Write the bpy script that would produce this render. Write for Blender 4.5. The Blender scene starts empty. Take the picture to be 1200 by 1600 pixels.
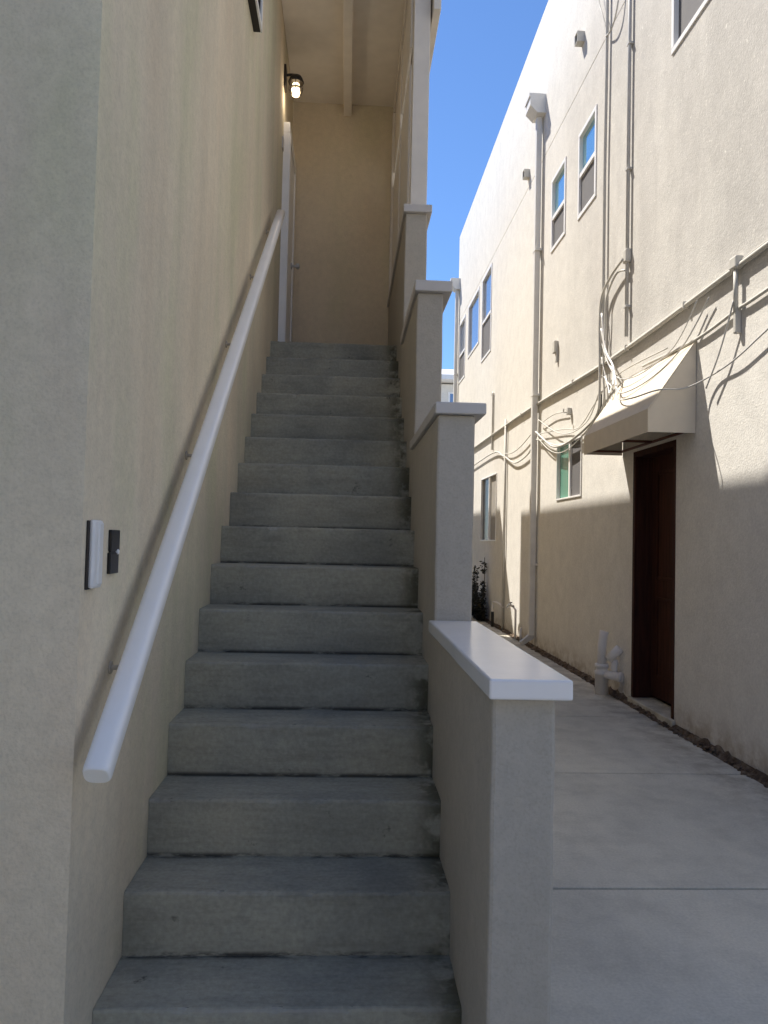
import bpy, bmesh, math, random
from mathutils import Vector, Matrix
from mathutils import noise as mn
random.seed(7)
S = bpy.context.scene
COL = S.collection

# ------------------------------------------------------------------ camera
H = 1.3831
def cam_axes(yaw, pitch, roll):
    cy, sy, cp, sp = math.cos(yaw), math.sin(yaw), math.cos(pitch), math.sin(pitch)
    f = Vector((sy*cp, cy*cp, sp)); r = Vector((cy, -sy, 0)); u = r.cross(f)
    c, s = math.cos(roll), math.sin(roll)
    return f, c*r + s*u, -s*r + c*u
F_, R_, U_ = cam_axes(.0479, .0378, .0231)
cd = bpy.data.cameras.new('camera'); cam = bpy.data.objects.new('camera', cd); COL.objects.link(cam)
cam.matrix_world = Matrix(((R_.x, U_.x, -F_.x, 0), (R_.y, U_.y, -F_.y, 0), (R_.z, U_.z, -F_.z, H), (0, 0, 0, 1)))
cd.sensor_fit = 'AUTO'; cd.sensor_width = 36; cd.lens = 27.0
cd.clip_start = .05; cd.clip_end = 2000
S.camera = cam

# ------------------------------------------------------------------ light
SUN = Vector((1, -1.25, -2.5)).normalized()           # direction the light travels
elev = math.asin(-SUN.z)
W = bpy.data.worlds.new('World'); S.world = W; W.use_nodes = True
nt = W.node_tree; nt.nodes.clear()
sky = nt.nodes.new('ShaderNodeTexSky'); sky.sky_type = 'NISHITA'; sky.sun_disc = False
sky.sun_elevation = elev
sky.sun_rotation = math.atan2(-SUN.x, -SUN.y)        # clockwise from +Y
sky.air_density = 1.0; sky.dust_density = 0; sky.ozone_density = 10.0; sky.altitude = 700
bg = nt.nodes.new('ShaderNodeBackground'); bg.inputs['Strength'].default_value = .073
wo = nt.nodes.new('ShaderNodeOutputWorld')
nt.links.new(sky.outputs[0], bg.inputs[0]); nt.links.new(bg.outputs[0], wo.inputs[0])
sd = bpy.data.lights.new('sun', 'SUN'); sd.energy = 3.35; sd.angle = math.radians(.53); sd.color = (1, .94, .845)
sun = bpy.data.objects.new('sun', sd); COL.objects.link(sun)
sun.rotation_euler = SUN.to_track_quat('-Z', 'Y').to_euler()
S.view_settings.view_transform = 'Standard'; S.view_settings.look = 'None'
S.view_settings.gamma = 1; S.view_settings.use_curve_mapping = False
S.view_settings.exposure = 1.42
S.cycles.max_bounces = 12; S.cycles.diffuse_bounces = 8; S.cycles.glossy_bounces = 4
S.cycles.use_denoising = True

# ------------------------------------------------------------------ materials
def N(t, kind, **kw):
    n = t.nodes.new(kind)
    for k, v in kw.items():
        if hasattr(n, k): setattr(n, k, v)
        else: n.inputs[k].default_value = v
    return n
def mapping(t, scale=(1, 1, 1)):
    g = t.nodes.new('ShaderNodeNewGeometry')
    m = t.nodes.new('ShaderNodeMapping'); m.inputs['Scale'].default_value = scale
    t.links.new(g.outputs['Position'], m.inputs['Vector'])
    return m.outputs[0]
def noise(t, vec, scale, detail=4, rough=.55):
    n = N(t, 'ShaderNodeTexNoise'); n.inputs['Scale'].default_value = scale
    n.inputs['Detail'].default_value = detail; n.inputs['Roughness'].default_value = rough
    t.links.new(vec, n.inputs['Vector']); return n.outputs['Fac']
def ramp(t, fac, stops):
    r = t.nodes.new('ShaderNodeValToRGB'); e = r.color_ramp.elements
    while len(e) < len(stops): e.new(.5)
    for q, (p, c) in zip(e, stops):
        q.position = p; q.color = (*c, 1) if len(c) == 3 else c
    t.links.new(fac, r.inputs['Fac']); return r.outputs['Color']
def mix(t, a, b, fac, mode='MIX'):
    m = t.nodes.new('ShaderNodeMix'); m.data_type = 'RGBA'; m.blend_type = mode
    for k, v in ((6, a), (7, b), (0, fac)):
        if isinstance(v, (tuple, list)): m.inputs[k].default_value = (*v, 1)
        elif isinstance(v, (int, float)): m.inputs[k].default_value = v
        else: t.links.new(v, m.inputs[k])
    return m.outputs[2]
def base(name, rough=.85, spec=.3):
    m = bpy.data.materials.new(name); m.use_nodes = True; t = m.node_tree
    b = t.nodes['Principled BSDF']; b.inputs['Roughness'].default_value = rough
    b.inputs['Specular IOR Level'].default_value = spec
    return m, t, b
def bump(t, b, h, strength, dist):
    n = t.nodes.new('ShaderNodeBump'); n.inputs['Strength'].default_value = strength
    n.inputs['Distance'].default_value = dist
    t.links.new(h, n.inputs['Height']); t.links.new(n.outputs[0], b.inputs['Normal'])
def add(t, a, b, op='ADD'):
    m = t.nodes.new('ShaderNodeMath'); m.operation = op
    for i, v in enumerate((a, b)):
        if isinstance(v, (int, float)): m.inputs[i].default_value = v
        else: t.links.new(v, m.inputs[i])
    return m.outputs[0]
def g(v): return (v, v, v)

def stucco(name, col, bump_d=.004, var=.10, streak=.10, tint=.0):
    m, t, b = base(name, .92, .15)
    p = mapping(t); ps = mapping(t, (1, 1, .12))
    big = ramp(t, noise(t, p, .9, 5), [(.3, g(1-var)), (.7, g(1+var*.4))])
    st = ramp(t, noise(t, ps, 3.2, 5, .6), [(.35, g(1-streak)), (.62, g(1.0))])
    fine = ramp(t, noise(t, p, 26, 3), [(.3, g(.94)), (.7, g(1.03))])
    hue = ramp(t, noise(t, mapping(t, (1, 1, .35)), 1.6, 5, .62), [(.36, (.90, .96, .88)), (.5, (1, 1, 1)), (.66, (1.03, .985, .97))])
    grit = ramp(t, noise(t, p, 120, 2, .6), [(.28, g(.91)), (.5, g(1.0)), (.75, g(1.03))])
    pits = ramp(t, noise(t, p, 34, 4, .75), [(.22, g(.78)), (.27, g(1.0))])
    hue = mix(t, (1, 1, 1), hue, tint)
    c = tuple(col)
    for k in (big, st, fine, hue, grit, pits): c = mix(t, c, k, 1., 'MULTIPLY')
    t.links.new(c, b.inputs['Base Color'])
    h = add(t, noise(t, p, 95, 3, .6), add(t, noise(t, p, 22, 3), .8, 'MULTIPLY'))
    bump(t, b, h, .55, bump_d)
    return m
def weathered_stucco():
    m, t, b = base('cream_stucco', .92, .12)
    p = mapping(t); ps = mapping(t, (1, 1, .3))
    geo = t.nodes.new('ShaderNodeNewGeometry'); sp = t.nodes.new('ShaderNodeSeparateXYZ'); t.links.new(geo.outputs['Position'], sp.inputs[0])
    def rng(v, a, c, lo=0, hi=1):
        r = t.nodes.new('ShaderNodeMapRange'); r.interpolation_type = 'SMOOTHSTEP'
        for k, q in (('From Min', a), ('From Max', c), ('To Min', lo), ('To Max', hi)): r.inputs[k].default_value = q
        t.links.new(v, r.inputs['Value']); return r.outputs[0]
    c = (.78, .755, .705)
    # clean parapet, weathered middle storey toward the street
    grime_and_dimming = add(t, add(t, rng(sp.outputs['Z'], 2.6, 3.6), rng(sp.outputs['Z'], 8.2, 6.2), 'MULTIPLY'), rng(sp.outputs['Y'], 11.5, 6.5), 'MULTIPLY')  # besides weathering, tones down the sunlit band and leaves the shaded base pale
    blot = rng(noise(t, ps, 1.25, 6, .62), .34, .60)
    c = mix(t, c, (.56, .54, .51), add(t, grime_and_dimming, add(t, .55, add(t, blot, .45, 'MULTIPLY')), 'MULTIPLY'))
    c = mix(t, c, (.62, .59, .575), add(t, rng(noise(t, ps, .8, 6, .6), .5, .75), .35, 'MULTIPLY'))
    c = mix(t, c, ramp(t, noise(t, p, 5, 5, .65), [(.3, g(.91)), (.7, g(1.03))]), 1., 'MULTIPLY')
    c = mix(t, c, (.86, .83, .77), add(t, rng(noise(t, p, 24, 4, .7), .60, .70), .6, 'MULTIPLY'))
    c = mix(t, c, ramp(t, noise(t, p, 45, 3, .6), [(.3, g(.90)), (.7, g(1.04))]), 1., 'MULTIPLY')
    splash = add(t, rng(sp.outputs['Z'], .28, .02), rng(noise(t, p, 7, 5, .65), .35, .65), 'MULTIPLY')
    c = mix(t, c, (.34, .27, .19), add(t, splash, .65, 'MULTIPLY'))
    t.links.new(c, b.inputs['Base Color'])
    h = add(t, noise(t, p, 80, 3, .6), add(t, noise(t, p, 20, 3), .7, 'MULTIPLY'))
    bump(t, b, h, .5, .005)
    return m
def concrete(name, col, var=.25, stain=.5, warm=(1, .98, .95)):
    m, t, b = base(name, .88, .25)
    p = mapping(t); px = mapping(t, (1.3, 5, 5))
    big = ramp(t, noise(t, p, 1.6, 6, .6), [(.3, g(1-var)), (.72, tuple(1.1*x for x in warm))])
    mid = ramp(t, noise(t, px, 2.2, 6, .65), [(.3, g(1-var*.8)), (.6, g(1.0))])
    fine = ramp(t, noise(t, p, 60, 3), [(.3, g(.9)), (.7, g(1.06))])
    spots = ramp(t, noise(t, p, 7.5, 4, .7), [(.27, g(1-stain)), (.36, g(1.0))])
    c = tuple(col)
    for k in (big, mid, fine, spots): c = mix(t, c, k, 1., 'MULTIPLY')
    t.links.new(c, b.inputs['Base Color'])
    bump(t, b, add(t, noise(t, p, 55, 4, .65), add(t, noise(t, p, 9, 3), 1.2, 'MULTIPLY')), .4, .003)
    return m
def paint(name, col, rough=.45, var=.06, spec=.4, nz=9., bd=.0006):
    m, t, b = base(name, rough, spec)
    p = mapping(t)
    v = ramp(t, noise(t, p, nz, 5), [(.3, g(1-var)), (.7, g(1.0))])
    t.links.new(mix(t, tuple(col), v, 1., 'MULTIPLY'), b.inputs['Base Color'])
    bump(t, b, noise(t, p, 40, 3), .4, bd)
    return m
def glass(name, col, rough=.03, spec=1.0, metallic=0.):
    m, t, b = base(name, rough, spec); b.inputs['Base Color'].default_value = (*col, 1)
    b.inputs['IOR'].default_value = 1.9; b.inputs['Metallic'].default_value = metallic
    bump(t, b, noise(t, mapping(t), 1.5, 2), .08, .01)
    return m
def wood_dark(name):
    m, t, b = base(name, .75, .12)
    p = mapping(t, (9, 9, .8))
    c = ramp(t, noise(t, p, 4, 5), [(.3, (.030, .011, .008)), (.7, (.066, .023, .015))])
    t.links.new(c, b.inputs['Base Color']); bump(t, b, noise(t, p, 9, 4), .3, .002)
    return m

def walk_mat():
    m, t, b = base('walk_concrete', .85, .25)
    p = mapping(t); pd = mapping(t, (1.0, .45, 1)); pb = mapping(t, (.6, 90, 1))
    c = (.65, .62, .535)
    for k in (ramp(t, noise(t, pd, 1.3, 6, .6), [(.3, (.80, .81, .82)), (.5, (.97, .97, .96)), (.7, (1.1, 1.08, 1.04))]),
              ramp(t, noise(t, p, 4.5, 6, .7), [(.32, g(.86)), (.55, g(1.02))]),
              ramp(t, noise(t, p, 90, 3), [(.3, g(.90)), (.7, g(1.06))]),
              ramp(t, noise(t, p, 13, 3, .8), [(.22, g(.55)), (.27, g(1.0))])):
        c = mix(t, c, k, 1., 'MULTIPLY')
    geo = t.nodes.new('ShaderNodeNewGeometry'); sp = t.nodes.new('ShaderNodeSeparateXYZ'); t.links.new(geo.outputs['Position'], sp.inputs[0])
    r = t.nodes.new('ShaderNodeMapRange'); r.interpolation_type = 'SMOOTHSTEP'
    for k, q in (('From Min', 1.9), ('From Max', 2.45), ('To Min', 0), ('To Max', .55)): r.inputs[k].default_value = q
    t.links.new(sp.outputs['X'], r.inputs['Value'])
    c = mix(t, c, (.22, .18, .13), add(t, r.outputs[0], ramp(t, noise(t, p, 5, 6, .7), [(.42, g(0)), (.62, g(1))]), 'MULTIPLY'))
    t.links.new(c, b.inputs['Base Color'])
    bump(t, b, add(t, noise(t, p, 70, 4, .65), add(t, noise(t, pb, 1.5, 2), .8, 'MULTIPLY')), .35, .002)
    return m
def stair_mat():
    m, t, b = base('stair_concrete', .88, .22)
    p = mapping(t); px = mapping(t, (1, 6, 6)); pl = mapping(t, (2.2, 9, 9))
    c = (.375, .365, .30)
    for k in (ramp(t, noise(t, p, 1.7, 6, .6), [(.32, (.66, .68, .72)), (.5, (.96, .96, .95)), (.68, (1.14, 1.10, 1.04))]),
              ramp(t, noise(t, px, 1.6, 7, .68), [(.3, g(.84)), (.5, g(.98)), (.72, g(1.09))]),
              ramp(t, noise(t, px, 7, 5, .7), [(.34, g(.88)), (.5, g(1.0))]),
              ramp(t, noise(t, p, 70, 3), [(.3, g(.86)), (.7, g(1.08))]),
              ramp(t, noise(t, p, 9, 4, .75), [(.27, g(.42)), (.34, g(1.0))])):
        c = mix(t, c, k, 1., 'MULTIPLY')
    geo = t.nodes.new('ShaderNodeNewGeometry'); sp = t.nodes.new('ShaderNodeSeparateXYZ'); t.links.new(geo.outputs['Position'], sp.inputs[0])
    sn = t.nodes.new('ShaderNodeSeparateXYZ'); t.links.new(geo.outputs['True Normal'], sn.inputs[0])
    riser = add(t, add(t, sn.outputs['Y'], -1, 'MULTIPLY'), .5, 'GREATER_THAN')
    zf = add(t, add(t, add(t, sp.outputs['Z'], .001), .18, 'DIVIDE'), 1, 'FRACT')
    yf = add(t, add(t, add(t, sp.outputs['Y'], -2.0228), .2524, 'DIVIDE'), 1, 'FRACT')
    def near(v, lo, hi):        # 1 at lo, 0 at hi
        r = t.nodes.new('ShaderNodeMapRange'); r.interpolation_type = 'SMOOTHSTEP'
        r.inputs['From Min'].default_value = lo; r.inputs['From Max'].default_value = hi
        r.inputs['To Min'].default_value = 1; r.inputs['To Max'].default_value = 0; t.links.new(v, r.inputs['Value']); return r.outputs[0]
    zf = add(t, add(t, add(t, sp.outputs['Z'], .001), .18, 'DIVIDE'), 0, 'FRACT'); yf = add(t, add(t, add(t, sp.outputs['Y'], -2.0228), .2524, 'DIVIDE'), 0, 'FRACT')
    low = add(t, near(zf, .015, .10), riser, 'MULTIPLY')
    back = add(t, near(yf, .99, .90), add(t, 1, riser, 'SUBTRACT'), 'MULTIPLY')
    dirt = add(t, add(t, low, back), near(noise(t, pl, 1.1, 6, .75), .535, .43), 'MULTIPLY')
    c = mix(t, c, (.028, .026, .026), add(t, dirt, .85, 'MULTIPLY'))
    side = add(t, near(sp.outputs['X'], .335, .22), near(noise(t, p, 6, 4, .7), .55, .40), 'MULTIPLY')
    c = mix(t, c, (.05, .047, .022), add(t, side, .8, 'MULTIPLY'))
    worn = add(t, near(zf, .985, .86), near(noise(t, pl, 2.2, 5, .7), .62, .48), 'MULTIPLY')
    c = mix(t, c, (.34, .335, .32), add(t, add(t, worn, riser, 'MULTIPLY'), .45, 'MULTIPLY'))
    t.links.new(c, b.inputs['Base Color'])
    bump(t, b, add(t, noise(t, p, 55, 4, .65), add(t, noise(t, px, 6, 4), 1.4, 'MULTIPLY')), .5, .004)
    return m
M = dict(
    tan=stucco('tan_stucco', (.78, .69, .525), .004, .10, .12, .8),
    backwall=stucco('shaded_tan_stucco', (.70, .60, .445), .004, .08, .05, .5),  # the tan paint again, darkened to put the back wall's shade into it
    pier=stucco('taupe_stucco', (.475, .435, .37), .003, .10, .05),
    cream=weathered_stucco(),
    opposite=stucco('white_stucco', (.50, .49, .47), .004, .1, .05),
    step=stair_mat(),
    walk=walk_mat(),
    ground=concrete('pale_concrete', (.38, .375, .355), .2, .2),
    white=paint('white_paint', (.90, .885, .86), .4),
    gloss=paint('glossy_white_paint', (.88, .86, .84), .2, .05, .5),
    rail=paint('rail_paint', (.96, .935, .89), .28, .04),
    soffit=paint('soffit_paint', (.88, .82, .73), .7, .08),
    trim=paint('cream_trim_paint', (.76, .71, .64), .6, .08),
    capgrey=paint('grey_cap_paint', (.60, .565, .53), .45, .1),
    wallpaint=paint('wall_coloured_paint', (.60, .58, .53), .6, .15),
    metal=paint('grey_metal', (.55, .54, .52), .45, .15),
    bracket=paint('bracket_paint', (.60, .53, .43), .6, .3),
    dark=paint('dark_bronze', (.03, .024, .02), .5, .2),
    black=paint('black_plastic', (.012, .012, .013), .35, .1),
    pale_plastic=paint('pale_plastic', (.84, .83, .81), .4, .1),
    spout=paint('downspout_paint', (.76, .745, .71), .5, .1),
    pvc=paint('pvc_plastic', (.86, .83, .80), .5, .1),
    screen=paint('insect_screen', (.16, .155, .16), .8, .1),
    shutter=paint('closed_blind', (.36, .33, .29), .7, .1),
    sky_glass=glass('upper_glass', (.30, .55, .66), .04, 1, .75),
    blue_glass=glass('tinted_glass', (.22, .27, .36), .05, 1, .5),
    dark_glass=glass('dark_glass', (.02, .02, .022), .25, .2),
    green_glass=glass('green_glass', (.12, .33, .25), .08, .6),
    wood=wood_dark('dark_wood'),
    awning=paint('awning_canvas', (.72, .645, .53), .9, .08, .1),
    frame_red=paint('awning_frame', (.14, .05, .035), .6, .2),
    roof=paint('roof_shingle', (.16, .15, .14), .9, .3, .1, 30),
)
# soil / rubble
m, t, b = base('soil', .95, .1); p = mapping(t)
t.links.new(ramp(t, noise(t, p, 14, 6, .7), [(.3, (.05, .036, .026)), (.5, (.15, .11, .08)), (.72, (.32, .27, .21))]), b.inputs['Base Color'])
bump(t, b, noise(t, p, 25, 6, .7), .8, .02); M['soil'] = m
m, t, b = base('leaf', .6, .3); p = mapping(t)
t.links.new(ramp(t, noise(t, p, 8, 3), [(.3, (.012, .011, .008)), (.7, (.035, .034, .020))]), b.inputs['Base Color']); M['leaf'] = m
m, t, b = base('bulb_glow', .5, .3); b.inputs['Base Color'].default_value = (.9, .8, .6, 1)
b.inputs['Emission Color'].default_value = (1, .74, .42, 1); b.inputs['Emission Strength'].default_value = 2.2; M['bulb'] = m

# ------------------------------------------------------------------ mesh helpers
def MB(): return bmesh.new()
def box(bm, x0, x1, y0, y1, z0, z1, bev=0.):
    r = bmesh.ops.create_cube(bm, size=1)
    vs = r['verts']
    for v in vs:
        v.co = Vector((x0 + (v.co.x+.5)*(x1-x0), y0 + (v.co.y+.5)*(y1-y0), z0 + (v.co.z+.5)*(z1-z0)))
    if bev:
        es = list({e for v in vs for e in v.link_edges})
        bmesh.ops.bevel(bm, geom=es, offset=bev, segments=2, affect='EDGES', profile=.5)
def prism(bm, pts, axis, a, b):
    """polygon pts (2D) extruded along axis from a to b."""
    def P(q, c):
        return {0: (c, q[0], q[1]), 1: (q[0], c, q[1]), 2: (q[0], q[1], c)}[axis]
    A = [bm.verts.new(P(q, a)) for q in pts]; B = [bm.verts.new(P(q, b)) for q in pts]
    bm.faces.new(A); bm.faces.new(B[::-1])
    n = len(pts)
    for i in range(n): bm.faces.new((A[i], B[i], B[(i+1) % n], A[(i+1) % n]))
def smooth_path(pts, k=5):
    P = [Vector(p) for p in pts]
    if len(P) < 3: return P
    out = []
    for i in range(len(P)-1):
        p0 = P[max(i-1, 0)]; p1 = P[i]; p2 = P[i+1]; p3 = P[min(i+2, len(P)-1)]
        for j in range(k):
            u = j/k
            out.append(.5*((2*p1) + (p2-p0)*u + (2*p0-5*p1+4*p2-p3)*u*u + (3*p1-p0-3*p2+p3)*u**3))
    out.append(P[-1]); return out
def tube(bm, pts, r, n=8, smooth=True, k=5, caps=True):
    P = smooth_path(pts, k) if smooth else [Vector(p) for p in pts]
    rr = r if isinstance(r, (list, tuple)) else [r]*len(P)
    rings = []; up = None
    for i, q in enumerate(P):
        d = (P[min(i+1, len(P)-1)] - P[max(i-1, 0)]).normalized()
        if up is None:
            up = d.orthogonal().normalized()
        up = (up - d*up.dot(d)).normalized(); s = d.cross(up)
        rings.append([bm.verts.new(q + rr[i]*(math.cos(a)*up + math.sin(a)*s)) for a in [2*math.pi*j/n for j in range(n)]])
    for A, B in zip(rings, rings[1:]):
        for j in range(n):
            f = bm.faces.new((A[j], A[(j+1) % n], B[(j+1) % n], B[j])); f.smooth = True
    if caps:
        bm.faces.new(rings[0][::-1]); bm.faces.new(rings[-1])
def lathe(bm, c, prof, n=20, axis=Vector((0, 0, 1))):
    axis = axis.normalized(); u = axis.orthogonal().normalized(); s = axis.cross(u); c = Vector(c)
    rings = [[bm.verts.new(c + axis*z + max(r, .0005)*(math.cos(a)*u + math.sin(a)*s)) for a in [2*math.pi*j/n for j in range(n)]] for r, z in prof]
    for A, B in zip(rings, rings[1:]):
        for j in range(n):
            f = bm.faces.new((A[j], A[(j+1) % n], B[(j+1) % n], B[j])); f.smooth = True
    bm.faces.new(rings[0][::-1]); bm.faces.new(rings[-1])
def sheet_x(bm, X, y0, y1, z0, z1, holes, sgn=-1, depth=.1):
    """wall face in the plane X with rectangular holes (y0,y1,z0,z1,depth); reveals go to X - sgn*depth."""
    def cuts(a, b, vals):
        v = sorted({a, b, *[x for x in vals if a < x < b]}); out = []
        for p, q in zip(v, v[1:]):
            n = max(1, int((q-p)/1.2))
            out += [p + (q-p)*i/n for i in range(n)]
        return out + [b]
    ys = cuts(y0, y1, [h[i] for h in holes for i in (0, 1)]); zs = cuts(z0, z1, [h[i] for h in holes for i in (2, 3)])
    V = {}
    def vert(y, z):
        k = (round(y, 5), round(z, 5))
        if k not in V: V[k] = bm.verts.new((X, y, z))
        return V[k]
    for a, c in zip(ys, ys[1:]):
        for d, e in zip(zs, zs[1:]):
            my, mz = (a+c)/2, (d+e)/2
            if any(h[0] < my < h[1] and h[2] < mz < h[3] for h in holes): continue
            bm.faces.new((vert(a, d), vert(a, e), vert(c, e), vert(c, d)))
    for h in holes:
        Xi = X - sgn*h[4]
        a, c, d, e = h[:4]
        o = [(a, d), (c, d), (c, e), (a, e)]
        for q, s in zip(o, o[1:]+o[:1]):
            bm.faces.new([bm.verts.new(v) for v in ((X, *q), (X, *s), (Xi, *s), (Xi, *q))])
        if len(h) > 5: bm.faces.new([bm.verts.new((Xi, *q)) for q in o])
def thing(name, loc, label, cat, group=None):
    o = bpy.data.objects.new(name, None); COL.objects.link(o); o.location = loc
    o.empty_display_size = .1
    o['label'] = label; o['category'] = cat
    if group: o['group'] = group
    return o
def wloc(o):
    v = Vector(o.location)
    while o.parent: o = o.parent; v += o.location
    return v
def rough(bm, cell=.14, amp=.0022, fr=5.):
    for _ in range(7):
        es = [e for e in bm.edges if e.calc_length() > cell*1.5]
        if not es: break
        bmesh.ops.subdivide_edges(bm, edges=es, cuts=1, use_grid_fill=True)
    for v in bm.verts:
        v.co += amp*(mn.noise_vector(v.co*fr) + .6*mn.noise_vector(v.co*fr*3.1))
def build(name, bm, mat, parent=None, bev=0., **props):
    bmesh.ops.recalc_face_normals(bm, faces=bm.faces[:])
    if parent:
        bmesh.ops.translate(bm, verts=bm.verts[:], vec=-wloc(parent))
    me = bpy.data.meshes.new(name); bm.to_mesh(me); bm.free()
    o = bpy.data.objects.new(name, me); COL.objects.link(o); me.materials.append(mat)
    if parent: o.parent = parent
    if bev:
        md = o.modifiers.new('bevel', 'BEVEL'); md.width = bev; md.segments = 2; md.limit_method = 'ANGLE'
    for k, v in props.items(): o[k] = v
    return o
def bx(name, mat, parent, *dims, bev=0., **props):
    bm = MB(); box(bm, *dims, bev=bev); return build(name, bm, mat, parent, **props)
def solo(name, bm, mat, label, cat, group=None, at=None):
    """one-mesh top-level thing with its origin at its base"""
    lo = Vector((min(v.co.x for v in bm.verts), min(v.co.y for v in bm.verts), min(v.co.z for v in bm.verts)))
    hi = Vector((max(v.co.x for v in bm.verts), max(v.co.y for v in bm.verts), max(v.co.z for v in bm.verts)))
    c = Vector(((lo.x+hi.x)/2, (lo.y+hi.y)/2, lo.z))
    bmesh.ops.translate(bm, verts=bm.verts[:], vec=-c)
    o = build(name, bm, mat); o.location = c
    o['label'] = label; o['category'] = cat
    if group: o['group'] = group
    return o

# ------------------------------------------------------------------ ground
bm = MB(); box(bm, -300, 300, -300, 300, -.30, -.035)
build('ground', bm, M['ground'], kind='structure')
XR = 2.573                                           # face of the neighbouring building
bm = MB()
ys = [.0, 1.55, 3.115, 4.67, 6.2, 7.75, 9.3, 10.85, 12.4, 14.0, 15.6, 17.2, 18.8, 20.4]
for a, c in zip(ys, ys[1:]):
    tl = lambda s: s
    box(bm, .478, 2.492, a+.007, c-.007, -.2, 0, bev=.006)
for a, c in zip(ys[:2], ys[1:2]+[1.99]):
    for x0, x1 in ((-2.6, -1.075), (-1.067, .470)):
        box(bm, x0, x1, a+.004, c-.004, -.2, -.001, bev=.006)
build('walkway', bm, M['walk'], kind='structure')
# soil strip between the walkway and the neighbouring wall
bm = MB()
n = 360
rows = []
for i in range(n+1):
    y = 1.5 + 17.5*i/n
    row = []
    for j in range(7):
        x = 2.47 + (XR+.02-2.47)*j/6
        z = -.022 + random.random()*.03 + (.028 if j > 3 else 0) + .012*math.sin(y*5.1)*math.sin(y*1.7+j)
        row.append(bm.verts.new((x, y, z)))
    rows.append(row)
for A, B in zip(rows, rows[1:]):
    for j in range(6): bm.faces.new((A[j], A[j+1], B[j+1], B[j]))
build('soil_strip', bm, M['soil'], kind='structure')
bm = MB()
for i in range(420):
    y = 2.2 + 13*random.random()**1.3; x = 2.475 + .09*random.random(); s = .006 + .018*random.random()**2
    r = bmesh.ops.create_icosphere(bm, subdivisions=1, radius=s)
    for v in r['verts']:
        v.co = Vector((v.co.x*(.7+.6*random.random()), v.co.y*(.8+.7*random.random()), v.co.z*.7)) + Vector((x, y, .006))
build('rubble', bm, M['soil'], kind='stuff')

# ------------------------------------------------------------------ staircase
r_, d_, Y1 = .18, .2524, 2.0228
st = thing('staircase', (-.14, Y1, 0), 'grey stained concrete staircase climbing between tan wall and stepped taupe wall', 'staircase')
YB = 7.25
for k in range(1, 17):
    y0 = Y1 + (k-1)*d_; y1 = y0 + d_ if k < 16 else YB
    bm = MB(); nx = 64; x0, x1 = -.612, .347; zt = k*r_; zb = max(0, (k-2)*r_)
    ye = y1 + (.002 if k < 16 else -.002)
    chips = [(random.uniform(x0, x1), random.uniform(.012, .035), random.uniform(.003, .009)) for _ in range(5)]
    cols = []
    for q in range(nx+1):
        x = x0 + (x1-x0)*q/nx
        w = .0022*mn.noise(Vector((x*7, k*3.1, 0))) + .0012*mn.noise(Vector((x*40, k*1.7, 5)))
        c = sum(d*max(0, 1-abs(x-cx_)/w_) for cx_, w_, d in chips)
        cols.append([bm.verts.new(p) for p in (
            (x, ye, zb), (x, y0, zb), (x, y0+.0015*mn.noise(Vector((x*5, k, 9))), zt-r_*.5), (x, y0+w, zt-.026), (x, y0+w+c*.25, zt-.009-c*.8),
            (x, y0+w+.0025+c*.7, zt-.0025-c*.7), (x, y0+w+.009+c*.9, zt-c*.2), (x, y0+.03, zt+.0008*mn.noise(Vector((x*9, k, 2)))), (x, (y0+ye)/2, zt), (x, ye, zt))])
    for P, Q in zip(cols, cols[1:]):
        for a in range(10): bm.faces.new((P[a], P[(a+1) % 10], Q[(a+1) % 10], Q[a]))
    bm.faces.new(cols[0]); bm.faces.new(cols[-1][::-1])
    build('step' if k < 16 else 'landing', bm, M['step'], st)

# ------------------------------------------------------------------ stepped stair wall
sw = thing('stair_wall', (.41, 1.69, 0), 'stepped taupe stucco wall with pale caps on right side of stairs', 'wall')
secs = [  # x0, x1, y0, y1, ztop, cap x0, x1, y0, ztop
    (.329, .471, 1.690, 2.885, 1.046, .316, .499, 1.655, 1.090, 'gloss'),
    (.335, .478, 2.885, 4.030, 1.868, .321, .515, 2.855, 1.912, 'capgrey'),
    (.344, .484, 4.030, 5.130, 2.710, .329, .528, 3.998, 2.768, 'capgrey'),
    (.347, .496, 5.130, YB,    3.615, .331, .524, 5.100, 3.668, 'capgrey')]
for i, (a, b_, c, d, zt, ca, cb, cy, cz, cm) in enumerate(secs):
    bm = MB(); box(bm, a, b_, c, d, 0, zt); rough(bm); w = build('wall_section', bm, M['pier'], sw, bev=.009)
    y_end = d + .001 if i < 3 else d
    bm = MB(); box(bm, ca, cb, cy, y_end, zt, cz); rough(bm, .12, .0012, 4.)
    for v in bm.verts: v.co.y = min(v.co.y, YB)
    cp = build('cap', bm, M[cm], w, bev=.005)
    if i == 0: cp['label'] = 'glossy white cap'

# ------------------------------------------------------------------ left building
XL = -.613
ab = thing('apartment_building', (-2.5, 1.815, 0), 'tan stucco building on the left with porch roof over the stair landing', 'building')
bm = MB()
door = (6.46, 7.10, 2.885, 4.80); lwin = (3.25, 4.38, 4.335, 5.5)
sheet_x(bm, XL, 1.815, YB, -.1, 8.0, [(*door, .06, 1), (*lwin, .10, 1)], sgn=1)
def quad(bm, *p): bm.faces.new([bm.verts.new(q) for q in p])
quad(bm, (XL, 1.815, -.1), (XL, 1.815, 8), (-7, 1.815, 8), (-7, 1.815, -.1))
quad(bm, (-7, 1.815, -.1), (-7, 1.815, 8), (-7, 13.85, 8), (-7, 13.85, -.1))
quad(bm, (XL, 1.815, 8), (XL, YB, 8), (XL, 13.85, 8), (-7, 13.85, 8), (-7, 1.815, 8))
bmesh.ops.remove_doubles(bm, verts=bm.verts[:], dist=1e-4)
wl = build('wall', bm, M['tan'], ab, bev=.010)
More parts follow.
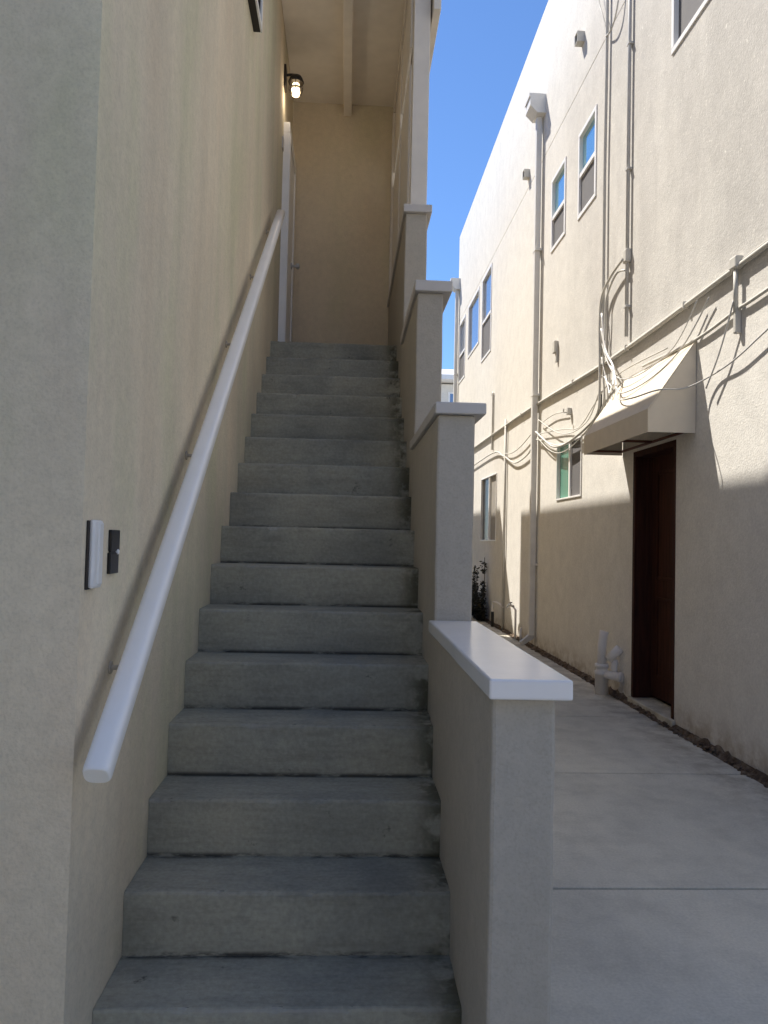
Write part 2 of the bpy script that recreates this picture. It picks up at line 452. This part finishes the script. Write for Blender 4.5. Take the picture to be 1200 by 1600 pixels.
# rear block behind the stair (its front face is the landing's back wall)
bm = MB(); box(bm, -7, -2.35, -3.2, 1.813, -.1, 3.7); build('added_light_block', bm, M['tan'], ab)  # unseen block added to cut light from the left front
bm = MB(); box(bm, XL+.001, .50, YB, 13.85, -.1, 7.03); build('back_wall', bm, M['backwall'], ab)
# porch roof over the landing
bm = MB(); prism(bm, [(5.05, 5.59), (YB-.002, 5.59), (YB-.002, 7.035), (5.05, 7.62)], 0, XL+.002, .50); build('porch_roof', bm, M['tan'], ab)
bx('soffit', M['soffit'], ab, XL+.003, .47, 5.06, YB-.003, 5.57, 5.588)
bx('beam', M['soffit'], ab, -.128, -.052, 5.07, YB-.004, 5.452, 5.568, bev=.004)
bx('header_beam', M['trim'], ab, .345, .488, 5.28, YB-.006, 5.44, 5.567, bev=.004)
bx('fascia', M['trim'], ab, .502, .552, 5.06, YB+.3, 5.0, 5.62, bev=.004)
for y0, y1, x0, x1 in ((5.15, 5.27, .378, .490), (6.12, 6.22, .352, .47), (7.12, YB-.005, .340, .47)):
    bx('post', M['trim'], ab, x0, x1, y0, y1, 3.669, 5.439 if y0 > 5.2 else 5.568, bev=.004)
# screen boards between the posts
for y0, y1 in ((5.272, 6.118), (6.222, 7.118)):
    bx('screen_panel', M['trim'], ab, .362, .378, y0, y1, 3.669, 4.74, bev=.003)
    bx('screen_panel', M['trim'], ab, .362, .378, y0, y1, 4.86, 5.438, bev=.003)
# landing door
dr = bx('door', M['white'], ab, XL-.045, XL+.042, door[0]+.003, door[1]-.003, door[2]+.012, door[3]-.003)
bm = MB()
for a, c, d, e in ((6.372, 6.462, 2.882, 4.80), (7.098, 7.19, 2.882, 4.80), (6.372, 7.19, 4.80, 4.89)):
    box(bm, XL-.02, XL+.052, a, c, d, e, bev=.004)
for a, c, d, e in ((6.385, 6.395, 2.882, 4.798), (6.43, 6.44, 2.882, 4.798)):
    box(bm, XL+.0, XL+.056, a, c, d, e)
build('casing', bm, M['white'], dr)
bm = MB(); lathe(bm, (XL+.042, 6.98, 3.88), [(.03, 0), (.03, .008), (.012, .012), (.012, .04), (.027, .05), (.027, .07), (.012, .08)], 16, Vector((1, 0, 0)))
build('handle', bm, M['metal'], dr)
# left upper window
wn = thing('x', (0, 0, 0), 'x', 'x'); bpy.data.objects.remove(wn)
pane = bx('window', M['dark_glass'], ab, XL-.09, XL-.08, lwin[0]+.001, lwin[1]-.001, lwin[2]+.001, lwin[3]-.001)
bm = MB()
for a, c, d, e in ((lwin[0]-.03, lwin[1]+.012, lwin[2]-.012, lwin[2]+.05), (lwin[0]-.03, lwin[1]+.012, lwin[3]-.04, lwin[3]+.02),
                   (lwin[0]-.03, lwin[0]+.04, lwin[2]+.05, lwin[3]-.04), (lwin[1]-.05, lwin[1]+.012, lwin[2]+.05, lwin[3]-.04)):
    box(bm, XL-.07, XL+.040, a, c, d, e)
build('frame', bm, M['dark'], pane)
bm = MB()
for a, c, d, e in ((lwin[0]-.03, lwin[1]+.014, lwin[2]-.014, lwin[2]+.02), (lwin[1]-.02, lwin[1]+.014, lwin[2]+.02, lwin[3])):
    box(bm, XL+.0402, XL+.050, a, c, d, e)
build('trim', bm, M['white'], pane)
bx('roof', M['roof'], ab, -7.1, XL+.02, 1.75, 13.9, 8.001, 8.12)

# handrail
hr = thing('handrail', (-.538, 1.75, .85), 'round white handrail sloping up the tan wall beside the stairs', 'handrail')
A = Vector((-.538, 1.7423, 0.8499)); B = Vector((-.538, 5.5478, 3.7541))
bm = MB(); dd = (B-A).normalized(); L = (B-A).length
sx = Vector((1, 0, 0)); sz = sx.cross(dd).normalized()
if sz.z < 0: sz = -sz
def rail_ring(P, sc):
    out = []
    for q in range(32):
        a = 2*math.pi*q/32; ca, sa = math.cos(a), math.sin(a)
        out.append(bm.verts.new(P + sx*(sc*.031*math.copysign(abs(ca)**.62, ca)) + sz*(sc*.027*math.copysign(abs(sa)**.62, sa))))
    return out
rings = [rail_ring(A+dd*u*L + sz*random.uniform(-.0008, .0008)*(i_ > 3), sc) for i_, (u, sc) in enumerate([(0, .86), (.0006, .94), (.0014, .985), (.003, 1)] + [(q/14, 1) for q in range(1, 15)])]
for P, Q in zip(rings, rings[1:]):
    for q in range(32):
        f = bm.faces.new((P[q], P[(q+1) % 32], Q[(q+1) % 32], Q[q])); f.smooth = True
bm.faces.new(rings[0]); bm.faces.new(rings[-1][::-1])
build('rail', bm, M['rail'], hr)
for s in (.085, .31, .53, .74, .94):
    P = A + (B-A)*s
    bm = MB()
    lathe(bm, (XL, P.y, P.z-.062), [(.017, 0), (.017, .004), (.012, .006)], 14, Vector((1, 0, 0)))
    tube(bm, [(XL+.004, P.y, P.z-.062), (XL+.035, P.y, P.z-.060), (P.x, P.y, P.z-.048), (P.x, P.y, P.z-.022)], .0065, 8)
    build('bracket', bm, M['bracket'], hr)

# door bell units on the wall
it = thing('intercom', (XL, 1.918, 1.25), 'white rounded intercom box mounted on tan wall near handrail foot', 'intercom')
bm = MB(); box(bm, XL, XL+.006, 1.842, 1.915, 1.252, 1.416, bev=.002); build('back_plate', bm, M['dark'], it)
bm = MB(); box(bm, XL+.004, XL+.019, 1.850, 1.912, 1.254, 1.418, bev=.0065); build('housing', bm, M['pale_plastic'], it)
bm = MB(); box(bm, XL+.016, XL+.022, 1.874, 1.905, 1.262, 1.412, bev=.003); build('cover', bm, M['pale_plastic'], it)
kb = thing('doorbell_plate', (XL, 2.055, 1.28), 'narrow black doorbell plate with small white button right of intercom', 'doorbell')
bm = MB(); box(bm, XL, XL+.009, 2.012, 2.085, 1.341, 1.396, bev=.002); box(bm, XL, XL+.009, 2.008, 2.080, 1.282, 1.337, bev=.002)
box(bm, XL, XL+.006, 2.020, 2.072, 1.330, 1.345); build('plate', bm, M['black'], kb)
bm = MB(); lathe(bm, (XL+.006, 2.066, 1.3385), [(.007, 0), (.007, .005), (.005, .007)], 12, Vector((1, 0, 0))); build('button', bm, M['white'], kb)
bm = MB(); box(bm, XL, XL+.012, 6.24, 6.31, 4.60, 4.70, bev=.003)
solo('number_plate', bm, M['capgrey'], 'small grey plate on tan wall beside white landing door', 'wall plate')

# porch lantern
ln = thing('wall_lantern', (XL, 6.3, 5.10), 'lit bronze wall lantern under the soffit above the landing door', 'lamp')
cx, cy = -.515, 6.3
bm = MB(); box(bm, XL, XL+.018, cy-.055, cy+.055, 5.125, 5.310, bev=.004); build('back_plate', bm, M['dark'], ln)
bm = MB()
tube(bm, [(XL+.01, cy, 5.245), (XL+.05, cy, 5.252), (cx, cy, 5.250)], .011, 8)
lathe(bm, (cx, cy, 5.180), [(.062, 0), (.066, .01), (.058, .03), (.052, .045), (.045, .055), (.012, .06)], 20)
build('hood', bm, M['dark'], ln)
bm = MB()
for a in range(8):
    t_ = 2*math.pi*a/8
    tube(bm, [(cx+.055*math.cos(t_), cy+.055*math.sin(t_), 5.185), (cx+.056*math.cos(t_), cy+.056*math.sin(t_), 5.125), (cx+.04*math.cos(t_), cy+.04*math.sin(t_), 5.070)], .003, 5)
lathe(bm, (cx, cy, 5.130), [(.0575, 0), (.0575, .006), (.056, .007)], 20)
build('cage', bm, M['dark'], ln)
bm = MB(); lathe(bm, (cx, cy, 5.070), [(.005, 0), (.028, .006), (.036, .03), (.036, .08), (.026, .105)], 18)
build('bulb', bm, M['bulb'], ln)

ll = bpy.data.lights.new('lantern_light', 'POINT'); ll.energy = .5; ll.color = (1, .84, .64); ll.shadow_soft_size = .04
lo = bpy.data.objects.new('lantern_light', ll); COL.objects.link(lo); lo.parent = ln; lo.location = Vector((cx+.0, cy, 5.040)) - Vector(ln.location)
# ------------------------------------------------------------------ right building
nb = thing('neighbouring_building', (5.0, 10, 0), 'tall cream stucco building on the right side of the alley', 'building')
YE = 18.35
wins = dict(top=(4.75, 6.03, 5.43, 6.95), A=(7.965, 8.585, 5.13, 6.11), B=(9.125, 9.755, 5.19, 6.13), C=(13.95, 14.93, 4.95, 6.58),
            D=(15.29, 16.66, 5.44, 6.58), E=(17.12, 18.0, 5.15, 6.55), slider=(8.335, 9.33, 1.93, 2.60), low=(13.14, 14.65, 1.43, 2.61))
rd = (5.90, 6.795, .03, 2.235)
holes = [(*w, .055) for w in wins.values()] + [(*rd, .20)]
holes += [(3.0, YE-.01, 6.672, 6.686, .012, 1)]
bm = MB(); sheet_x(bm, XR, 1.6, YE, .022, 8.82, holes, sgn=-1)
for a in (1.6, YE): quad(bm, (XR, a, .022), (XR, a, 8.82), (9, a, 8.82), (9, a, .022))
quad(bm, (9, 1.6, .022), (9, 1.6, 8.82), (9, YE, 8.82), (9, YE, .022))
quad(bm, (XR, 1.6, 8.82), (XR, YE, 8.82), (9, YE, 8.82), (9, 1.6, 8.82))
build('wall', bm, M['cream'], nb)
bx('foundation', M['soil'], nb, XR+.004, 8.9, 1.62, YE-.02, -.2, .04)
def win(w, split=None, top='sky_glass', bot='screen', horiz=False, fw=.035, e=.012):
    y0, y1, z0, z1 = w
    mid = (y0+y1)/2
    if horiz: p1, p2 = (split, y1, z0, z1), (y0, split, z0, z1)
    elif split: p1, p2 = (y0, y1, split, z1), (y0, y1, z0, split)
    else: p1, p2 = (y0, y1, z0, z1), None
    bm = MB()
    for a, c, d, f in ((y0-e, y1+e, z0-e, z0+fw), (y0-e, y1+e, z1-fw, z1+e), (y0-e, y0+fw, z0+fw, z1-fw), (y1-fw, y1+e, z0+fw, z1-fw)):
        box(bm, XR-.012, XR+.05, a, c, d, f, bev=.003)
    if split:
        if horiz: box(bm, XR-.006, XR+.05, split-.025, split+.025, z0+fw, z1-fw)
        else: box(bm, XR-.006, XR+.05, y0+fw, y1-fw, split-.025, split+.025)
    fr = build('window', bm, M['white'], nb)
    bm = MB(); box(bm, XR+.03, XR+.036, p1[0], p1[1], p1[2], p1[3]); build('pane', bm, M[top], fr)
    if p2:
        bm = MB(); box(bm, XR+.016 if bot == 'screen' else XR+.0305, XR+.022 if bot == 'screen' else XR+.0365, p2[0]+.01, p2[1]-.01, p2[2]+.01, p2[3]-.01)
        build('screen' if bot == 'screen' else 'pane', bm, M[bot], fr)
    return fr
win(wins['top'], None, 'screen')
win(wins['A'], 5.615); win(wins['B'], 5.615); win(wins['C'], 5.70, 'blue_glass'); win(wins['D'], None, 'blue_glass'); win(wins['E'], 5.79, 'blue_glass')
win(wins['slider'], 8.80, 'green_glass', 'screen', True, .018, .003); win(wins['low'], 13.85, 'dark_glass', 'shutter', True, .018, .003)
# recessed door
dr = bx('door', M['wood'], nb, XR+.155, XR+.195, rd[0]+.05, rd[1]-.05, rd[2]+.05, rd[3]-.05)
bm = MB()
for a, c, d, e in ((rd[0]+.17, rd[1]-.17, .25, .95), (rd[0]+.17, rd[1]-.17, 1.1, 2.05)):
    for q in ((a, a+.03, d, e), (c-.03, c, d, e), (a+.03, c-.03, d, d+.03), (a+.03, c-.03, e-.03, e)): box(bm, XR+.142, XR+.156, *q, bev=.003)
build('moulding', bm, M['wood'], dr)
bm = MB()
for a, c, d, e in ((rd[0], rd[0]+.05, rd[2]+.02, rd[3]), (rd[1]-.05, rd[1], rd[2]+.02, rd[3]), (rd[0]+.05, rd[1]-.05, rd[3]-.05, rd[3])):
    box(bm, XR-.004, XR+.198, a, c, d, e)
build('jamb', bm, M['wood'], dr)
bm = MB(); tube(bm, [(XR+.15, rd[0]+.12, 1.02), (XR+.10, rd[0]+.12, 1.02), (XR+.095, rd[0]+.16, 1.02), (XR+.095, rd[0]+.23, 1.02)], .01, 8)
build('handle', bm, M['metal'], dr)
bm = MB(); box(bm, XR-.03, XR+.20, rd[0]-.02, rd[1]+.02, -.01, rd[2]+.018, bev=.008); build('threshold', bm, M['walk'], dr)
# scuppers through the parapet
for y, z in ((8.5, 7.2), (11.1, 6.87)):
    o = thing('roof_scupper', (XR, y, z-.08), 'x', 'drain spout', 'small spouts near the roof line')
    o['label'] = 'small dark square drain spout high on cream wall, nearer the camera' if y < 9 else 'small drain spout high on cream wall just left of the downspout'
    bm = MB()
    for q in ((y-.055, y+.055, z-.06, z-.052), (y-.055, y+.055, z+.052, z+.06), (y-.055, y-.047, z-.052, z+.052), (y+.047, y+.055, z-.052, z+.052)):
        box(bm, XR-.085, XR+.005, *q)
    build('sleeve', bm, M['wallpaint'], o)
    bm = MB(); box(bm, XR-.07, XR-.0, y-.046, y+.046, z-.051, z+.051); build('opening', bm, M['black'], o)

# awning above the door
aw = thing('awning', (XR, 6.3, 2.235), 'cream sloped canvas awning above the brown door on the right', 'awning')
y0, y1, xf = 5.555, 7.085, 2.205
bm = MB()
prof = [(XR-.004, 2.94), (xf, 2.41), (xf, 2.235), (xf+.006, 2.235), (xf+.006, 2.405), (XR-.004, 2.93)]
prism(bm, prof, 1, y0, y1)
build('canopy', bm, M['awning'], aw)
for y in (y0+.002, y1-.008):
    bm = MB(); prism(bm, [(XR-.005, 2.926), (xf+.007, 2.401), (xf+.007, 2.237), (XR-.005, 2.237)], 1, y, y+.006); build('side_panel', bm, M['awning'], aw)
bm = MB()
for y in (y0+.02, (y0+y1)/2, y1-.03):
    tube(bm, [(XR-.01, y, 2.27), (xf+.025, y, 2.27)], .011, 6, False)
tube(bm, [(xf+.025, y0+.02, 2.27), (xf+.025, y1-.03, 2.27)], .011, 6, False); tube(bm, [(XR-.02, y0+.02, 2.27), (XR-.02, y1-.03, 2.27)], .011, 6, False)
build('frame', bm, M['frame_red'], aw)

# downspouts
def downspout(y, ztop, head, label, w=.085, dpt=.075):
    o = thing('downspout', (XR, y, 0), label, 'downspout', 'downspouts on the cream wall')
    bm = MB(); x1 = XR-.022; x0 = x1-dpt
    box(bm, x0, x1, y-w/2, y+w/2, .16, ztop, bev=.008); build('pipe', bm, M['spout'], o)
    bm = MB(); prism(bm, [(x1, .165), (x0, .165), (x0-.11, .07), (x0-.085, .02), (x1-.01, .12)], 1, y-w/2+.003, y+w/2-.003); build('shoe', bm, M['metal'], o)
    for z in (1.1, 3.4, 5.4):
        if z < ztop: 
            bm = MB(); box(bm, x0-.004, XR, y-w/2-.03, y+w/2+.03, z, z+.03); build('strap', bm, M['spout'], o)
    if head:
        bm = MB(); hx = XR-.215
        prism(bm, [(XR, ztop), (x0-.02, ztop), (hx, ztop+.10), (hx, ztop+.22), (hx-.015, ztop+.22), (hx-.015, ztop+.265), (XR, ztop+.265)], 1, y-.14, y+.14)
        build('conductor_head', bm, M['spout'], o)
    return o
downspout(10.3, 7.28, True, 'long cream downspout with box head left of the two small windows')
downspout(18.2, 7.45, True, 'distant pale downspout at the far corner of cream building', .1)

def pipe(name, pts, r, mat, label, cat, group=None, n=8, smooth=True, fittings=()):
    bm = MB(); tube(bm, pts, r, n, smooth)
    for f in fittings: box(bm, *f, bev=.005)
    return solo(name, bm, M[mat], label, cat, group)
X0 = XR
# long horizontal conduits
o = thing('conduit', (XR, 9, 3.2), 'long cream conduit running level along the cream wall above the awning', 'conduit')
pts = [(XR-.027, 2.6, 3.30), (XR-.027, 4.6, 3.262), (XR-.027, 7.3, 3.215), (XR-.027, 10.0, 3.285), (XR-.027, 12.0, 3.31), (XR-.027, 16.5, 3.32)]
bm = MB(); tube(bm, pts, .0185, 8); tube(bm, [(x+.012, y, z+.028+.006*math.sin(y*3)) for x, y, z in pts], .0075, 6); build('pipe', bm, M['wallpaint'], o)
for y, z in ((3.6, 3.28), (5.7, 3.243), (6.93, 3.222), (8.6, 3.25), (11.2, 3.30), (13.5, 3.315)):
    bm = MB(); box(bm, XR-.049, XR, y-.012, y+.012, z-.026, z+.026, bev=.003); build('clamp', bm, M['wallpaint'], o)
o = thing('junction_post', (XR, 4.92, 2.8), 'cream junction fitting with stub pipe hanging under the conduit at far right', 'junction box')
bm = MB(); box(bm, XR-.06, XR-.0, 4.875, 4.97, 3.24, 3.325, bev=.012); build('box', bm, M['wallpaint'], o)
bm = MB(); tube(bm, [(XR-.034, 4.92, 3.25), (XR-.034, 4.92, 2.96)], .016, 10, False); build('pipe', bm, M['wallpaint'], o)
bm = MB(); box(bm, XR-.042, XR-.0, 4.905, 4.945, 2.81, 2.98, bev=.01); build('lower_box', bm, M['wallpaint'], o)
pipe('conduit', [(XR-.02, 2.5, 3.10), (XR-.02, 4.6, 2.985), (XR-.02, 4.9, 2.975), (XR-.02, 5.55, 2.93), (XR-.02, 6.55, 2.965)], .012, 'wallpaint', 'short cream conduit sloping down to the awning top', 'conduit')
pipe('conduit', [(XR-.03, 12.32, 0.0), (XR-.03, 12.32, 3.41)], .022, 'wallpaint', 'thin vertical conduit rising from the ground beyond the downspout', 'conduit')
pipe('conduit', [(XR-.02, 13.53, 3.05), (XR-.02, 13.53, 4.0), (XR-.02, 13.60, 4.04)], .017, 'wallpaint', 'short vertical cream conduit under the double sash window', 'conduit')
# riser with weather head
o = thing('electric_riser', (XR, 6.935, 3.3), 'grey vertical riser pipe with fitting right of the two small windows', 'pipe')
bm = MB(); tube(bm, [(XR-.028, 6.94, 3.33), (XR-.028, 6.94, 8.6)], .017, 10, False); build('pipe', bm, M['metal'], o)
bm = MB(); box(bm, XR-.058, XR, 6.90, 6.985, 4.02, 4.15, bev=.015); build('fitting', bm, M['wallpaint'], o)
for z in (3.6, 4.9, 6.1, 7.4):
    bm = MB(); box(bm, XR-.047, XR, 6.91, 6.97, z, z+.022, bev=.003); build('clamp', bm, M['metal'], o)
pipe('cable_riser', [(XR-.03, 7.6, 3.3), (XR-.032, 7.59, 3.9), (XR-.03, 7.6, 5.2), (XR-.03, 7.58, 6.5), (XR-.03, 7.59, 8.7)], .017, 'wallpaint', 'pale painted cable riser just left of the grey riser pipe', 'cable')
pipe('cable', [(XR-.04, 7.59, 6.62), (XR-.05, 7.42, 6.56), (XR-.05, 7.27, 6.62), (XR-.045, 7.18, 6.85), (XR-.05, 7.1, 7.4)], .008, 'wallpaint', 'thin cable looping right from the riser near top of photo', 'cable')
pipe('cable', [(XR-.04, 7.59, 6.72), (XR-.05, 7.68, 6.92), (XR-.05, 7.80, 7.15), (XR-.045, 7.95, 7.6)], .007, 'wallpaint', 'thin cable branching left from the riser near top of photo', 'cable')
# drooping cables, x given per point when they hang in front of the awning
def wire(pts, r, label, mat='wallpaint', off=.035):
    P = [(p[2] if len(p) == 3 else XR-off, p[0], p[1]) for p in pts]
    bm = MB(); tube(bm, P, r, 6)
    solo('cable', bm, M[mat], label, 'cable', 'cables strung along the cream wall')
wire([(6.961, 4.064), (7.269, 4.02), (7.543, 3.907), (7.612, 3.679), (7.597, 3.282), (7.585, 2.953), (7.636, 2.734), (8.003, 2.638), (8.703, 2.563), (9.302, 2.592), (9.799, 2.752), (10.2, 2.903)], .013, 'thick cable drooping from the riser fitting to the downspout', off=.06)
wire([(6.93, 3.95), (7.18, 4.0), (7.448, 3.86), (7.476, 3.64), (7.52, 3.129), (7.50, 2.812), (7.794, 2.68), (8.575, 2.575), (9.185, 2.596), (9.7, 2.70), (10.2, 2.80)], .010, 'second cable hanging just behind the thick drooping cable', off=.045)
wire([(7.575, 3.734), (7.45, 3.337), (7.12, 3.08, 2.49), (6.95, 2.86, 2.43)], .011, 'pale cable dropping diagonally onto the awning from the riser', 'white', .05)
wire([(7.60, 3.60), (7.38, 3.20), (7.05, 3.03, 2.47), (6.86, 2.84, 2.43)], .009, 'slimmer pale cable beside the one dropping onto the awning', 'white', .05)
wire([(6.86, 2.84, 2.43), (6.55, 2.72, 2.37), (6.1, 2.74, 2.42), (5.745, 2.88, 2.51), (5.478, 3.05), (5.299, 3.172)], .006, 'thin grey cable looping over the awning up to the conduit', 'metal')
wire([(6.88, 2.85, 2.43), (6.5, 2.66, 2.32), (6.0, 2.57, 2.25), (5.53, 2.545, 2.27), (5.51, 2.56, 2.46), (5.27, 2.6), (4.915, 2.64), (4.53, 2.73), (3.6, 2.95)], .006, 'thin grey cable crossing below the awning peak toward the right', 'metal')
wire([(10.0, 2.99), (9.412, 3.006), (8.84, 2.95)], .006, 'thin cable from downspout to small wall hook')
wire([(10.1, 2.864), (8.974, 2.76), (8.342, 2.688), (7.8, 2.86), (7.4, 2.98), (6.9, 3.02), (6.0, 2.985)], .006, 'thin cable running above the slider window toward the awning top')
wire([(10.4, 2.789), (10.742, 2.658), (11.569, 2.62), (12.3, 2.79), (12.549, 2.839), (13.397, 2.978), (16.5, 2.93)], .012, 'thick cable drooping left of the downspout toward the far end')
wire([(10.4, 2.949), (11.154, 2.83), (11.81, 2.80), (12.32, 2.85)], .008, 'thin cable sagging between downspout and thin vertical conduit')
wire([(4.919, 3.029), (5.002, 2.881), (5.133, 2.695), (5.3, 2.52)], .006, 'short dangling cable below the junction fitting', 'metal', .05)
wire([(7.58, 3.30), (7.40, 3.02, 2.52), (7.12, 2.90, 2.47), (6.98, 2.80, 2.40), (7.10, 2.86, 2.44), (7.45, 3.05), (7.62, 3.12)], .005, 'thin pale loop of cable tangled at the awning corner', 'white', .05)
wire([(7.56, 3.42), (7.30, 3.16, 2.50), (6.90, 2.93, 2.46), (6.45, 2.86, 2.47), (6.0, 2.93, 2.53), (5.7, 3.02), (5.45, 3.20)], .005, 'thin cable lying along the top edge of the awning', 'metal', .05)
wire([(7.62, 2.95), (7.95, 2.72), (8.5, 2.66), (9.05, 2.72), (9.55, 2.86), (10.1, 3.05)], .006, 'thin slack cable above the thick drooping cable', 'wallpaint', .05)
wire([(7.60, 2.70), (8.05, 2.60), (8.6, 2.50), (9.1, 2.49), (9.6, 2.60), (10.15, 2.82)], .006, 'lowest thin slack cable hanging over the slider window', 'wallpaint', .05)
# small items
bm = MB(); box(bm, XR-.05, XR, 9.36, 9.46, 3.78, 3.93, bev=.008); box(bm, XR-.03, XR, 9.345, 9.40, 3.66, 3.79, bev=.004)
solo('utility_box', bm, M['wallpaint'], 'small cream utility box on wall right of the downspout', 'utility box')
bm = MB(); box(bm, XR-.05, XR, 8.74, 8.80, 2.90, 2.98, bev=.006); tube(bm, [(XR-.05, 8.77, 2.93), (XR-.085, 8.77, 2.93), (XR-.09, 8.77, 2.97)], .008, 6)
solo('wall_hook', bm, M['wallpaint'], 'tiny cream hook holding cables above the slider window', 'hook')
bm = MB(); tube(bm, [(XR-.03, 7.63, 2.72), (XR-.03, 7.63, 2.95)], .012, 6, False)
solo('cable_splice', bm, M['black'], 'short black splice on cable bundle left of the awning', 'cable splice')

# pvc drain pipes
dp = thing('drain_pipe', (2.42, 7.12, 0), 'pale plastic cleanout pipes standing by the wall left of the brown door', 'drain pipe')
px, py = 2.44, 7.14
bm = MB(); lathe(bm, (px-.02, py, -.02), [(.062, 0), (.062, .20), (.066, .20), (.066, .235), (.054, .238), (.054, .27), (.066, .272), (.066, .30), (.05, .304)], 20); build('coupling', bm, M['pvc'], dp)
bm = MB(); tube(bm, [(px-.02, py, .27), (px-.02, py+.0, .46), (px-.01, py, .54), (px, py, .585)], [.042]*16 if False else .042, 16, False); build('standpipe', bm, M['pvc'], dp)
bm = MB(); tube(bm, [(px-.01, py-.02, .19), (px+.06, py-.10, .185), (px+.12, py-.16, .18)], .04, 16, False)
lathe(bm, (px+.095, py-.135, .182), [(.047, 0), (.047, .022)], 16, Vector((.6, -.6, -.05))); build('branch', bm, M['pvc'], dp)
bm = MB(); tube(bm, [(px+.07, py-.07, .19), (px+.075, py-.075, .33)], .033, 14, False); build('riser', bm, M['pvc'], dp)
bm = MB(); tube(bm, [(px+.02, py-.06, .33), (px+.115, py-.10, .44)], .042, 16, False); build('elbow', bm, M['pvc'], dp)
# water pipes at the sunlit end
pipe('water_pipe', [(2.46, 12.75, .0), (2.46, 12.75, .36), (2.47, 12.62, .42), (2.50, 12.40, .41), (2.55, 12.3, .36)], .016, 'pvc', 'white gooseneck water pipe with dark foot beyond the downspout', 'water pipe')
bm = MB(); tube(bm, [(2.46, 12.75, -.01), (2.46, 12.75, .25)], .026, 10, False); solo('pipe_sleeve', bm, M['black'], 'black sleeve round the foot of the white gooseneck pipe', 'pipe')
o = thing('hose_tap', (2.47, 11.2, 0), 'small pale outdoor tap on a pipe in the sunlit gap by the downspout', 'tap')
bm = MB(); tube(bm, [(2.49, 11.15, -.01), (2.49, 11.15, .42), (2.47, 11.25, .47)], .016, 8, False); build('pipe', bm, M['pvc'], o)
bm = MB(); tube(bm, [(2.47, 11.2, .47), (2.45, 11.42, .47), (2.44, 11.48, .43)], .018, 8); box(bm, 2.42, 2.47, 11.28, 11.36, .51, .525); tube(bm, [(2.455, 11.32, .47), (2.455, 11.32, .515)], .007, 6, False); build('spout', bm, M['metal'], o)
pipe('stub_pipe', [(2.50, 10.85, -.01), (2.50, 10.85, .2)], .016, 'pvc', 'short pale stub pipe beside the outdoor tap', 'pipe')

# dark shrub against the far wall
sh = thing('shrub', (2.42, 14.2, 0), 'dark brownish shrub growing against the far shaded part of cream wall', 'shrub')
bm = MB(); tips = []
for i in range(22):
    h = random.uniform(.2, .62) if i > 2 else random.uniform(.95, 1.2)
    b0 = Vector((2.46+random.uniform(-.05, .05), 14.25+random.uniform(-.65, .45) + (.35 if i < 3 else 0), -.02)); tp = b0+Vector((random.uniform(-.18, .02), random.uniform(-.15, .15), h))
    md = (b0+tp)/2 + Vector((random.uniform(-.04, .04), random.uniform(-.05, .05), .04)); tube(bm, [b0, md, tp], .006, 5, True, 4)
    tips += [b0.lerp(tp, random.uniform(.08, 1)) for q in range(14 if h > .7 else 9)]
build('stem', bm, M['leaf'], sh)
bm = MB()
for i in range(3600):
    c = random.choice(tips) + Vector((random.gauss(0, .022), random.gauss(0, .06), random.gauss(0, .022)))
    u = Vector((random.gauss(0, 1), random.gauss(0, 1), random.gauss(0, .7))).normalized(); v = u.orthogonal().normalized(); s_ = random.uniform(.016, .036)
    c.x = min(c.x, XR-.03); c.z = max(c.z, .02)
    bm.faces.new([bm.verts.new(c+q) for q in (-u*s_, v*s_*.55, u*s_, -v*s_*.55)])
build('foliage', bm, M['leaf'], sh)

# ------------------------------------------------------------------ next house on the left, and the house closing the alley
nh = thing('rear_house', (-2.5, 18, 0), 'plain tan house behind the stairs building, beyond a narrow gap', 'house')
bx('wall', M['tan'], nh, -6, .45, 15.4, 24, -.1, 6.9)
bm = MB(); prism(bm, [(-6.3, 6.9), (.55, 6.9), (.55, 7.04), (-2.7, 8.6), (-6.3, 7.04)], 1, 15.38, 24.2); build('roof', bm, M['roof'], nh)
oh = thing('added_bounce_house', (2, -11, 0), 'unseen white stucco house added behind the viewer to bounce sunlight', 'house')  # unseen house added as a reflector, bouncing sunlight towards the alley
bx('wall', M['opposite'], oh, -16, 20, -19, -11, -.1, 6.6)
bm = MB(); prism(bm, [(-19.5, 6.6), (-10.4, 6.6), (-10.4, 6.75), (-15, 8.6), (-19.5, 6.75)], 0, -16.5, 20.5); build('roof', bm, M['roof'], oh)
for wx in (-13, -8, -3, 2, 7, 12, 17):
    for wz in (1.0, 4.0):
        w_ = bx('window', M['white'], oh, wx-.75, wx+.75, -11.03, -10.97, wz, wz+1.3)
        bx('pane', M['blue_glass'], w_, wx-.68, wx+.68, -10.98, -10.962, wz+.07, wz+1.23)
fh = thing('far_house', (5, 32, 0), 'distant pale house with overhanging eave closing the end of the alley', 'house')
bx('wall', M['cream'], fh, 1.5, 12, 32, 40, -.1, 8.05)
bm = MB(); prism(bm, [(31.3, 8.12), (31.3, 8.32), (36, 9.6), (40.6, 8.32), (40.6, 8.12)], 0, 1.2, 12.4); build('roof', bm, M['white'], fh)
w_ = bx('window', M['white'], fh, 4.12, 5.2, 31.96, 32.02, 6.6, 7.72)
bx('pane', M['blue_glass'], w_, 4.2, 5.12, 31.95, 31.962, 6.68, 7.64)
